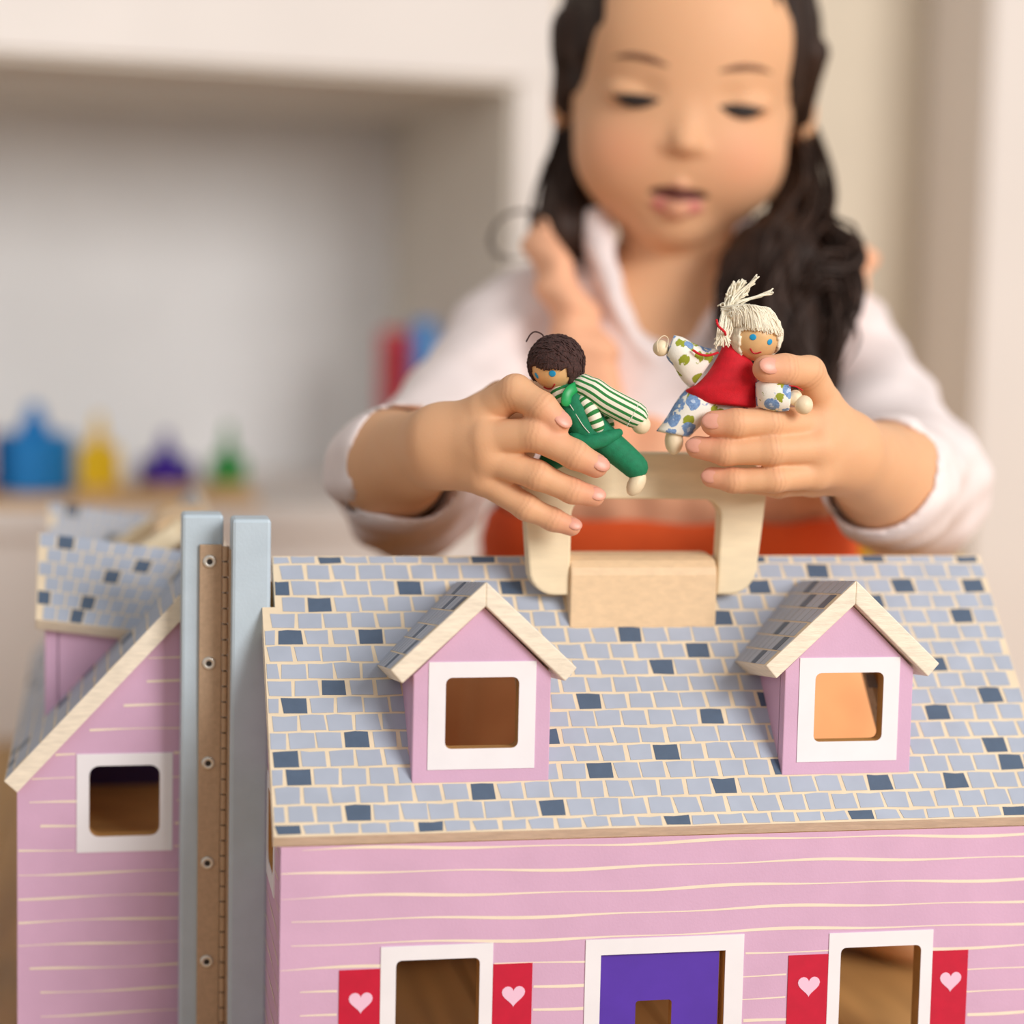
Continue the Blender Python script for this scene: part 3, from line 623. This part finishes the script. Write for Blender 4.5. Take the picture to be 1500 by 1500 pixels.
for FD in (F1, F2):                                                       # knuckle folds
    for nm, v in FD.items():
        for i in (1, 2):
            c = at(*v[i][:3]); a = at(*v[i+1][:3])-at(*v[i-1][:3]); a /= np.linalg.norm(a); w = vs-c; near = np.linalg.norm(w, axis=1) < v[i][3]*1.35
            for o_, s_ in ((-.13, .5), (.0, .8), (.15, .55)): blend(.34*s_*near*np.exp(-((w@a-o_*1.6-.03*np.sin(w@UP*9))/.05)**2), (176, 108, 80))
mk_np('body', vs, fs, M['skin'], girl, tint)
# nails
def nail(js, nrm, s=1.0):
    a, b = at(*js[-2][:3]), at(*js[-1][:3]); ax = b-a; ax /= np.linalg.norm(ax); n = RT*nrm[0]+UP*nrm[1]-FW*nrm[2]; n -= ax*(n@ax); n /= np.linalg.norm(n); w = np.cross(n, ax)
    r = js[-1][3]; v, f = ball(b+n*r*.83+ax*r*.08, [ax, w, n], (r*.88*s, r*.66*s, r*.2), 16, 8); mk('fingernail', v, f, M['nail'], girl, smooth=True)
nail(F1['index'], (.55, .15, .8)); nail(F1['middle'], (.2, .35, 1)); nail(F1['ring'], (.15, .35, 1)); nail(F1['pinky'], (.1, .45, 1))
nail(F2['thumb'], (0, .2, 1)); nail(F2['index'], (-.6, .1, .5)); nail(F2['middle'], (-.45, .15, .7)); nail(F2['ring'], (-.45, .1, .7))
def face(x, y, lift=0):
    z = np.linspace(4, 9.5, 111); P = np.array([hp_(x, y, k) for k in z]); d = sdf(groups[:5], P); i = np.nonzero(d < 0)[0]
    return hp_(x, y, (z[i[-1]] if len(i) else 6)+lift)
# eyes, lashes, brows
for sx in (-1, 1):
    mb = MB(); P = [face(sx*2.95+dx*1.25, -.28+.16*dx*dx, .02) for dx in np.linspace(-1, 1, 9)]
    v, f, _ = tube(P, [.08, .22, .34, .41, .43, .41, .34, .22, .08], 8); mk('eyelashes', v, f, M['lash'], girl, smooth=True)
    P = [face(sx*(1.35+3.1*t), 1.75+.6*math.sin(t*2.2)-.35*t, -.06) for t in np.linspace(0, 1, 8)]
    v, f, _ = tube(P, [.1, .17, .2, .21, .2, .18, .14, .08], 8); mk('eyebrow', v, f, M['brow'], girl, smooth=True)
# hair
hairg = [('+', .5, [he(0, 2.9, -1.5, 7.75, 7.9, 8.9, 1)]), ('-', .5, [he(0, -1.7, 9.2, 6.55, 7.9, 10.0, .5)]), ('-', .3, [he(0, -9, -1, 12, 7.5, 12, .5)]),
  ('+', .6, [hc((-7.0, 3, 1.6), (-6.9, -1.2, .6), 1.15, .7, .5), hc((7.0, 3, 1.6), (6.9, -.6, .6), 1.1, .7, .5)]),
  ('+', 1.0, [cone(at(852, 150, 122), at(838, 250, 122), 1.3, 1.5, .8), cone(at(838, 250, 122), at(826, 335, 120), 1.5, 2.0, .8)]),
  ('+', 1.0, [cone(at(1172, 190, 122), at(1172, 300, 119), .9, 1.4, .8), cone(at(1172, 300, 119), at(1135, 400, 115), 1.5, 2.7, 1), cone(at(1135, 400, 115), at(1150, 490, 114), 3.0, 2.6, 1), cone(at(1150, 490, 114), at(1195, 545, 113), 2.4, 1.5, 1)])]
vs, fs = nets(hairg, .2, lambda P, d: d+.10*np.sin(P[:, 0]*4.1+P[:, 2]*.6)+.08*np.sin(P[:, 0]*7.3+P[:, 1]*3))
hair = mk_np('hair', vs, fs, M['hair'], girl)
mb = MB(); rr = random.Random(4)
def strands(path, n, spread, r, jag=.3, curl=0):
    for _ in range(n):
        o = np.array([rr.gauss(0, 1), rr.gauss(0, 1), rr.gauss(0, 1)]); P = []; ph = rr.uniform(0, 6)
        for i, p in enumerate(path):
            t = i/(len(path)-1); P.append(np.array(at(*p))+o*spread*(.35+.65*math.sin(math.pi*min(t*.8+.1, 1)))+np.array([rr.gauss(0, 1) for _ in range(3)])*jag*.2+(RT*math.cos(ph+t*7)+UP*math.sin(ph+t*7))*curl)
        P = smooth_path(P, 4); v, f, _ = tube(P, [r*(1 if k < len(P)-3 else .5) for k in range(len(P))], 5); mb.add(v, f)
strands([(852, 175, 121), (838, 240, 121), (828, 300, 120), (832, 345, 119)], 60, .75, .13)
strands([(1170, 210, 121), (1180, 290, 118), (1170, 350, 115), (1125, 410, 113), (1120, 470, 112.5), (1170, 540, 112)], 70, .95, .13)
strands([(1175, 300, 117), (1215, 345, 114), (1245, 370, 113), (1238, 400, 112.5), (1200, 400, 112), (1180, 430, 112)], 40, .5, .12)
strands([(1180, 380, 114), (1232, 380, 112.5), (1248, 425, 112), (1236, 465, 112), (1205, 490, 112), (1200, 540, 112)], 26, .35, .11)
strands([(1110, 380, 114), (1080, 420, 113), (1085, 470, 113), (1120, 520, 112.5), (1180, 555, 112)], 40, .6, .12)
strands([(1205, 420, 113), (1215, 490, 112.5), (1205, 550, 112)], 40, .6, .12)
strands([(800, 330, 118), (770, 310, 117), (735, 320, 117), (718, 350, 117), (735, 378, 117), (775, 378, 117)], 4, .10, .03)
v_ = mk('hair_strands', mb.v, mb.f, M['hair'], girl, smooth=True); v_['kind'] = 'stuff'
# shirt with rolled sleeves
def sleeve(sh, el, cu, r0, r1, r2): return [cone(sh, el, r0, r1, 1.5), cone(el, cu, r1, r2, 1.5)]
CU1, CU2 = at(586, 683, 100.0), at(1296, 703, 101.0)
fw1 = at(640, 655, 94)-CU1; fw1 /= np.linalg.norm(fw1); fw2 = at(1238, 662, 95)-CU2; fw2 /= np.linalg.norm(fw2)
sh_out = [('+', 1.5, [cone(bp(-8.3, 0, 34.0), bp(8.3, 0, 34.0), 4.3, 4.3, 2), cone(bp(0, 0, 33), bp(0, .5, 12), 7.3, 7.8, 4), cone(bp(-3.2, 0, 27), bp(3.2, 0, 27), 6.8, 6.8, 4)]),
  ('+', 1.5, sleeve(bp(-9.6, 0, 32.6), at(602, 712, 111), CU1, 4.3, 3.7, 3.15)), ('+', 1.5, sleeve(bp(9.6, 0, 32.6), at(1338, 712, 111), CU2, 4.3, 3.8, 3.05)),
  ('+', .3, [cone(CU1-fw1*1.6, CU1-fw1*.2, 3.3, 3.25, .2)]), ('+', .3, [cone(CU2-fw2*1.6, CU2-fw2*.2, 3.3, 3.2, .2)]),
  ('+', .5, [cone(at(872, 330, 119), at(905, 440, 116.5), 1.0, .8, .4), cone(at(905, 440, 116.5), at(955, 520, 116), .8, .6, .4), cone(at(1085, 340, 119), at(1060, 440, 116.5), 1.0, .8, .4), cone(at(1060, 440, 116.5), at(1000, 520, 116), .8, .6, .4)]),
  ('-', .15, [cone(CU1-fw1*2.0, CU1+fw1*4, 2.75, 2.9, .1)]), ('-', .15, [cone(CU2-fw2*2.0, CU2+fw2*4, 2.75, 2.85, .1)]),
  ('-', .2, [cone(CU1+fw1*3.6, CU1+fw1*9, 3.6, 3.6, .1), cone(CU2+fw2*3.6, CU2+fw2*9, 3.6, 3.6, .1)]),
  ('-', .5, [cone(at(985, 330, 121), at(982, 470, 113.5), 3.6, 2.3, 1), cone(at(990, 250, 121), at(988, 370, 120), 4, 3.4, 1)])]
def wrinkle(P, d): return d+.16*np.sin(P[:, 2]*1.25+1.4*np.sin(P[:, 0]*.5)+P[:, 1]*.5)*np.sin(P[:, 0]*.55+P[:, 1]*.35)+.07*np.sin(P[:, 2]*2.7-P[:, 0]*1.3)
vs, fs = nets(sh_out, .22, wrinkle); mk_np('shirt', vs, fs, M['shirt'], girl)
# pinafore: bodice, straps, skirt
bod = [('+', 1.5, [cone(bp(0, .7, 27.5), bp(0, 1.2, 14), 7.6, 8.4, 3), cone(bp(-2.9, .8, 25.5), bp(2.9, .8, 25.5), 7.0, 7.0, 3)]),
  ('-', .5, [cone(bp(0, 3, 37), bp(0, 9, 33.2), 6.2, 4.0, 1), cone(bp(-12, 0, 36), bp(12, 0, 36), 6.4, 6.4, 1)]),
  ('+', .6, [cone(at(790, 352, 119), at(820, 420, 116.5), 1.1, 1.25, .5), cone(at(820, 420, 116.5), at(862, 520, 115), 1.25, 1.5, .5), cone(at(862, 520, 115), at(880, 600, 114.5), 1.5, 1.3, .5)]),
  ('+', .6, [cone(at(1262, 385, 121), at(1215, 430, 117.5), 1.0, 1.2, .5), cone(at(1215, 430, 117.5), at(1150, 560, 115.5), 1.2, 1.4, .5)])]
vs, fs = nets(bod, .22, lambda P, d: d+.13*np.sin(P[:, 0]*2.4+.5*np.sin(P[:, 2]))+.22*np.sin(P[:, 2]*2.6+P[:, 0]*.6)*(P[:, 2] > 33)+.05*np.sin(P[:, 2]*1.7+P[:, 0])); mk_np('pinafore', vs, fs, M['pinafore'], girl)
rows = []; nA = 96; sv = []; sf = []
for j, (z, rx, ry, amp) in enumerate([(21.2, 11.0, 9.2, .06), (20.4, 11.3, 9.4, .2), (19, 11.9, 9.6, .4), (14, 13.2, 9.4, .7), (9, 14, 8.6, .8), (4, 14.5, 7.4, .9), (1.5, 15, 6.8, 1.0)]):
    for i in range(nA):
        a = 2*math.pi*i/nA; k = 1+amp/rx*math.sin(a*13+j*.15); sv.append(bp(rx*k*math.cos(a), .8+ry*k*math.sin(a), z))
for j in range(6):
    for i in range(nA): sf.append((j*nA+i, (j+1)*nA+i, (j+1)*nA+(i+1) % nA, j*nA+(i+1) % nA))
sk = mk('skirt', sv, sf, M['skirt_low'], girl, smooth=True)
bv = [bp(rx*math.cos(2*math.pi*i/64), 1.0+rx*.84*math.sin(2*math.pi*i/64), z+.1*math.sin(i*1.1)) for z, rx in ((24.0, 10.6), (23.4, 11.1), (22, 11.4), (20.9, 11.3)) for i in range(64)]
mk('waist_strip', bv, [(j*64+i, (j+1)*64+i, (j+1)*64+(i+1) % 64, j*64+(i+1) % 64) for j in range(3) for i in range(64)], M['skirt'], girl, smooth=True); md_ = sk.modifiers.new('cloth', 'SOLIDIFY'); md_.thickness = .002  # coral ring paints a warm bounce of light into the dress colour

# ------------------------------------------------------------------ dolls
def part(name, vfu, m, parent, smooth=True):
    v, f = vfu[:2]; return mk(name, v, f, m, parent, smooth=smooth, uvp=np.array(vfu[2]) if len(vfu) > 2 else None)
def doll_head(px, py, d, r, eyes, mouth, o, hair_m, hr, fdir, upv, top):
    c = at(px, py, d); cmx = lambda a: RT*a[0]+UP*a[1]-FW*a[2]
    part('head', ball(c, CAMAX, (r, r*1.0, r), 32, 20), M['dollskin'], o)
    s = d/F
    def onball(x, y, rr): a, b = (x-px)*s, -(y-py)*s; return c+RT*a+UP*b-FW*math.sqrt(max(rr*rr-a*a-b*b, .02))
    for (x, y, w, h) in eyes:
        p = onball(x, y, r); n = p-c; n /= np.linalg.norm(n); a1 = np.cross(UP, n); a1 /= np.linalg.norm(a1); part('eye', ball(p, [a1, np.cross(n, a1), n], (w*s, h*s, .025), 16, 8), M['doll_eye'], o)
    P = [onball(x, y, r+.01) for x, y in mouth]; part('mouth', tube(smooth_path(P, 4), .035, 6), M['doll_mouth'], o)
    f = cmx(fdir); f /= np.linalg.norm(f); u = cmx(upv); u -= f*(u@f); u /= np.linalg.norm(u); rx = np.cross(u, f)
    vs, fs = ball(c, [rx, u, f], (hr, hr, hr), 48, 40); vs = np.array(vs); loc = (vs-c)@np.array([rx, u, f]).T/hr
    open_ = (loc[:, 2] > .1) & (loc[:, 1] < top+.035*np.sin(loc[:, 0]*60)) & (np.abs(loc[:, 0]) < .74+.03*np.sin(loc[:, 1]*50)) & (loc[:, 1] > -.93) | (loc[:, 1] < -.9)
    vs = c+(vs-c)*(1+.018*np.sin(loc[:, 0]*55+loc[:, 2]*20)+.012*np.sin(loc[:, 1]*70))[:, None]
    fs = [q for q in fs if not all(open_[i] for i in q)]
    hm = mk('hair', vs, fs, hair_m, o, smooth=True); sd = hm.modifiers.new('thick', 'SOLIDIFY'); sd.thickness = .0012; sd.offset = -1
    return c, (rx, u, f), hm
def bead(px, py, d, r): return ball(at(px, py, d), CAMAX, (r, r, r), 20, 14)
# boy doll in green overalls
bo = tag(empty('wooden_doll'), 'small wooden doll with brown yarn hair, green overalls and striped shirt', 'doll', 'dolls held by the child')
bd = 91.4
c, ax, hm = doll_head(815, 532, bd, 1.2, [(785.7, 551.5, 3.6, 5), (808.3, 549.6, 5.2, 5.2)], [(797, 567.5), (802, 570), (808, 569.5), (812, 564.5)], bo, M['yarn_brown'], 1.28, (-.36, -.52, .78), (-.1, .8, .6), .30)
part('loose_strand', tube(smooth_path([at(797, 494, bd), at(793, 489, bd), at(784, 486, bd), at(777, 490, bd), at(771, 500, bd)], 5), .035, 6), M['yarn_brown'], bo)
mbh = MB()
for i in range(420):
    t = rr.uniform(0, 2*math.pi); zz = rr.uniform(-.7, 1); q = math.sqrt(1-zz*zz); lo = V3(q*math.cos(t), zz, q*math.sin(t))
    if lo[2] > .05 and lo[1] < .32 and abs(lo[0]) < .78: continue
    p = c+(ax[0]*lo[0]+ax[1]*lo[1]+ax[2]*lo[2])*1.27; tg = np.cross(p-c, ax[0]*rr.gauss(0, .3)+ax[1]*.2+ax[2]*.9); tg /= np.linalg.norm(tg); n = (p-c)/1.27
    v, f, _ = tube([p-tg*.14, p+n*.04, p+tg*.14+n*.0], .03, 4, False); mbh.add(v, f)
x_ = mk('hair_fuzz', mbh.v, mbh.f, M['yarn_brown'], bo); x_['kind'] = 'stuff'
part('collar', tube([at(822, 571, bd), at(826, 582, bd-.1)], [.55, .7], 16), M['stripe_x'], bo)
part('torso', tube([at(832, 577, bd+.1), at(846, 602, bd), at(866, 634, bd), at(884, 643, bd+.1)], [.78, .95, .9, .7], 24), M['overall'], bo)
part('shirt_side', tube([at(850, 566, bd+.5), at(874, 600, bd+.55), at(884, 622, bd+.5)], [.6, .65, .5], 18), M['stripe_x'], bo)
sl = part('sleeve', tube(smooth_path([at(848, 563, bd-.25), at(868, 572, bd-.5), at(890, 587, bd-.5), at(930, 608, bd-.4)], 4), [.46]+[.55]*3+[.6]*4+[.61]*4+[.6], 26, True), M['stripe'], bo)
mbs = MB()
for k in range(9):
    a = math.radians(-70+k*18); p = at(927, 607, bd-.4); t_ = at(930, 608, bd)-at(890, 587, bd); t_ /= np.linalg.norm(t_); b1 = np.cross(t_, FW); b1 /= np.linalg.norm(b1)
    p = p+(b1*math.sin(a)-FW*math.cos(a)  )*.62; v, f, _ = tube([p-b1*.05*math.cos(a), p+b1*.05*math.cos(a)], .022, 4); mbs.add(v, f)
mk('stitching', mbs.v, mbs.f, M['stitch'], sl)
part('hand', bead(939, 622, bd-.35, .43), M['bead'], bo)
part('sleeve', tube(smooth_path([at(856, 588, bd-.6), at(868, 606, bd-.75), at(875, 624, bd-.7)], 4), .32, 18), M['stripe_x'], bo)
part('strap', tube(smooth_path([at(848, 565, bd-.5), at(838, 570, bd-.85), at(831, 578, bd-1.0), at(829, 588, bd-1.0)], 4), .24, 12, True, .4), M['strap'], bo)
part('stitching', tube(smooth_path([at(833, 590, bd-.9), at(842, 604, bd-.9), at(853, 622, bd-.92), at(863, 634, bd-.9)], 4), .02, 5), M['stitch'], bo)
part('trouser_leg', tube(smooth_path([at(868, 637, bd), at(888, 648, bd-.1), at(912, 667, bd-.1), at(931, 684, bd-.1)], 5), np.linspace(.72, .57, 16), 22), M['overall'], bo)
part('waist_strip', tube(smooth_path([at(838, 640, bd-.5), at(856, 648, bd-.75), at(880, 645, bd-.75), at(906, 634, bd-.45)], 4), [.2, .28, .3, .3, .32, .34, .35, .35, .35, .34, .3, .26, .2], 14), M['overall'], bo)
part('trouser_leg', tube([at(858, 640, bd+.7), at(832, 660, bd+.8), at(806, 674, bd+.9)], [.7, .58, .5], 18), M['overall'], bo)
ax1 = at(924, 724, bd)-at(941, 694, bd); ax1 /= np.linalg.norm(ax1); w1 = np.cross(FW, ax1)
part('foot', ball(at(932, 708, bd-.1), [ax1, w1, FW], (.62, .38, .42), 20, 14), M['bead'], bo)
# girl doll in red dress
go = tag(empty('wooden_doll'), 'small wooden doll with cream yarn hair, red dress and blue floral clothes', 'doll', 'dolls held by the child')
gd = 91.5
Z = lambda x, y: (950+x/5.77, 390+y/5.77)
c, ax, hm = doll_head(1106, 491, gd-.3, 1.15, [(1098.7, 497, 5, 4.6), (1123.8, 503.5, 4.4, 4.6)], [Z(842, 712), Z(860, 738), Z(890, 748), Z(930, 738)], go, M['yarn_white'], 1.25, (.1, -.36, .93), (-.12, .9, .3), .5)
hairs = MB()
def yarn(P, r=.045, jit=.0): v, f, _ = tube(smooth_path([np.array(at(*p))+np.array([rr.gauss(0, 1) for _ in range(3)])*jit for p in P], 4), r, 5); hairs.add(v, f)
for i in range(230):
    t = rr.uniform(0, 1); d0 = gd-.3
    s0 = Z(640+rr.uniform(-25, 60), 400+rr.uniform(-60, 60)); e = Z(700+440*t+rr.uniform(-15, 15), 468+rr.uniform(-20, 30)+t*95); m_ = Z(700+330*t, 330+70*abs(t-.45)+rr.uniform(-10, 60))
    yarn([(*s0, d0-.55), (*m_, d0-.95-.25*math.sin(3.1*t)), (*e, d0-1.28+.75*abs(t-.5)**1.5*2)], .03, .025)
for i in range(40): yarn([(*Z(650+rr.uniform(-20, 40), 380), gd-.9), (*Z(640+rr.uniform(-45, 60), 520), gd-1.15), (*Z(620+rr.uniform(-60, 70), 640+rr.uniform(-30, 40)), gd-1.0)], .035, .04)
for i, (ex, ey) in enumerate([(720, 130), (735, 150), (765, 125), (775, 180), (800, 118), (815, 135), (850, 200), (905, 80), (920, 95), (890, 130), (1045, 208), (1035, 222), (690, 215), (660, 250), (600, 330), (835, 240), (780, 260)]):
    for k in range(4): yarn([(*Z(640+rr.uniform(-15, 25), 420), gd-.6), (*Z(655+(ex-640)*.25+rr.uniform(-12, 12), 330+(ey-330)*.2), gd-.55+rr.uniform(-.3, .3)), (*Z(640+(ex-640)*.7+rr.uniform(-10, 10), 330+(ey-330)*.65), gd-.5+rr.uniform(-.3, .3)), (*Z(ex, ey), gd-.5+rr.uniform(-.3, .3))], .036, .05)
x_ = mk('hair_strands', hairs.v, hairs.f, M['yarn_white'], go, smooth=True); x_['kind'] = 'stuff'
def LF(*rows): return loft([(Z(*l), Z(*r), d, t) for l, r, d, t in rows])
part('dress', LF(((640, 605), (665, 620), gd-.4, .12), ((620, 680), (740, 690), gd-.35, .35), ((585, 760), (870, 800), gd-.3, .6), ((500, 900), (900, 905), gd-.2, .78), ((400, 1000), (925, 1010), gd-.15, .8), ((312, 1052), (925, 1090), gd-.1, .75), ((385, 1130), (908, 1185), gd-.05, .68), ((450, 1160), (880, 1198), gd, .55)), M['dress_red'], go)
part('floral_sleeve', LF(((215, 582), (150, 765), gd-.2, .42), ((290, 600), (170, 800), gd-.2, .55), ((380, 650), (215, 850), gd-.15, .62), ((500, 690), (280, 960), gd+.05, .62), ((600, 700), (360, 1040), gd+.3, .55)), M['floral'], go)
part('hand', bead(*Z(105, 692), gd-.2, .37), M['bead'], go)
part('cuff_thread', tube(smooth_path([at(*Z(80, 720), gd-.55), at(*Z(75, 640), gd-.55), at(*Z(125, 588), gd-.45), at(*Z(165, 610), gd-.4), at(*Z(160, 680), gd-.6)], 4), .022, 5), M['bead'], go)
part('floral_trousers', LF(((330, 1020), (600, 1180), gd+.15, .6), ((240, 1130), (560, 1250), gd+.15, .72), ((150, 1280), (440, 1350), gd+.15, .62), ((65, 1392), (345, 1445), gd+.15, .5)), M['floral'], go)
part('foot', ball(at(*Z(215, 1475), gd+.25), CAMAX, (.42, .62, .45), 20, 14), M['bead'], go)
part('floral_trousers', LF(((450, 1170), (850, 1190), gd+.4, .5), ((470, 1280), (760, 1330), gd+.55, .55), ((500, 1420), (740, 1470), gd+.7, .5)), M['floral'], go)
part('floral_sleeve', LF(((905, 985), (915, 1180), gd-.75, .4), ((960, 960), (970, 1205), gd-.95, .58), ((1080, 965), (1090, 1228), gd-1.1, .6), ((1195, 1000), (1185, 1222), gd-1.1, .5)), M['floral'], go)
part('wrist_bead', ball(at(*Z(1240, 1112), gd-1.1), CAMAX, (.33, .36, .33), 18, 12), M['bead'], go)
part('hand', ball(at(*Z(1312, 1172), gd-1.25), CAMAX, (.41, .43, .41), 20, 14), M['bead'], go)
part('cuff_thread', tube(smooth_path([at(*Z(1190, 1010), gd-1.55), at(*Z(1250, 1020), gd-1.6), at(*Z(1300, 1048), gd-1.5)], 4), .03, 5), M['yarn_red'], go)
part('halter_yarn', tube(smooth_path([at(*Z(575, 455), gd-1.5), at(*Z(590, 505), gd-1.5), at(*Z(645, 560), gd-1.4), at(*Z(650, 610), gd-.7)], 4), .055, 6), M['yarn_red'], go)
part('halter_yarn', tube(smooth_path([at(*Z(380, 712), gd-.85), at(*Z(430, 742), gd-.85), at(*Z(500, 755), gd-.8), at(*Z(585, 732), gd-.75)], 4), .055, 6), M['yarn_red'], go)
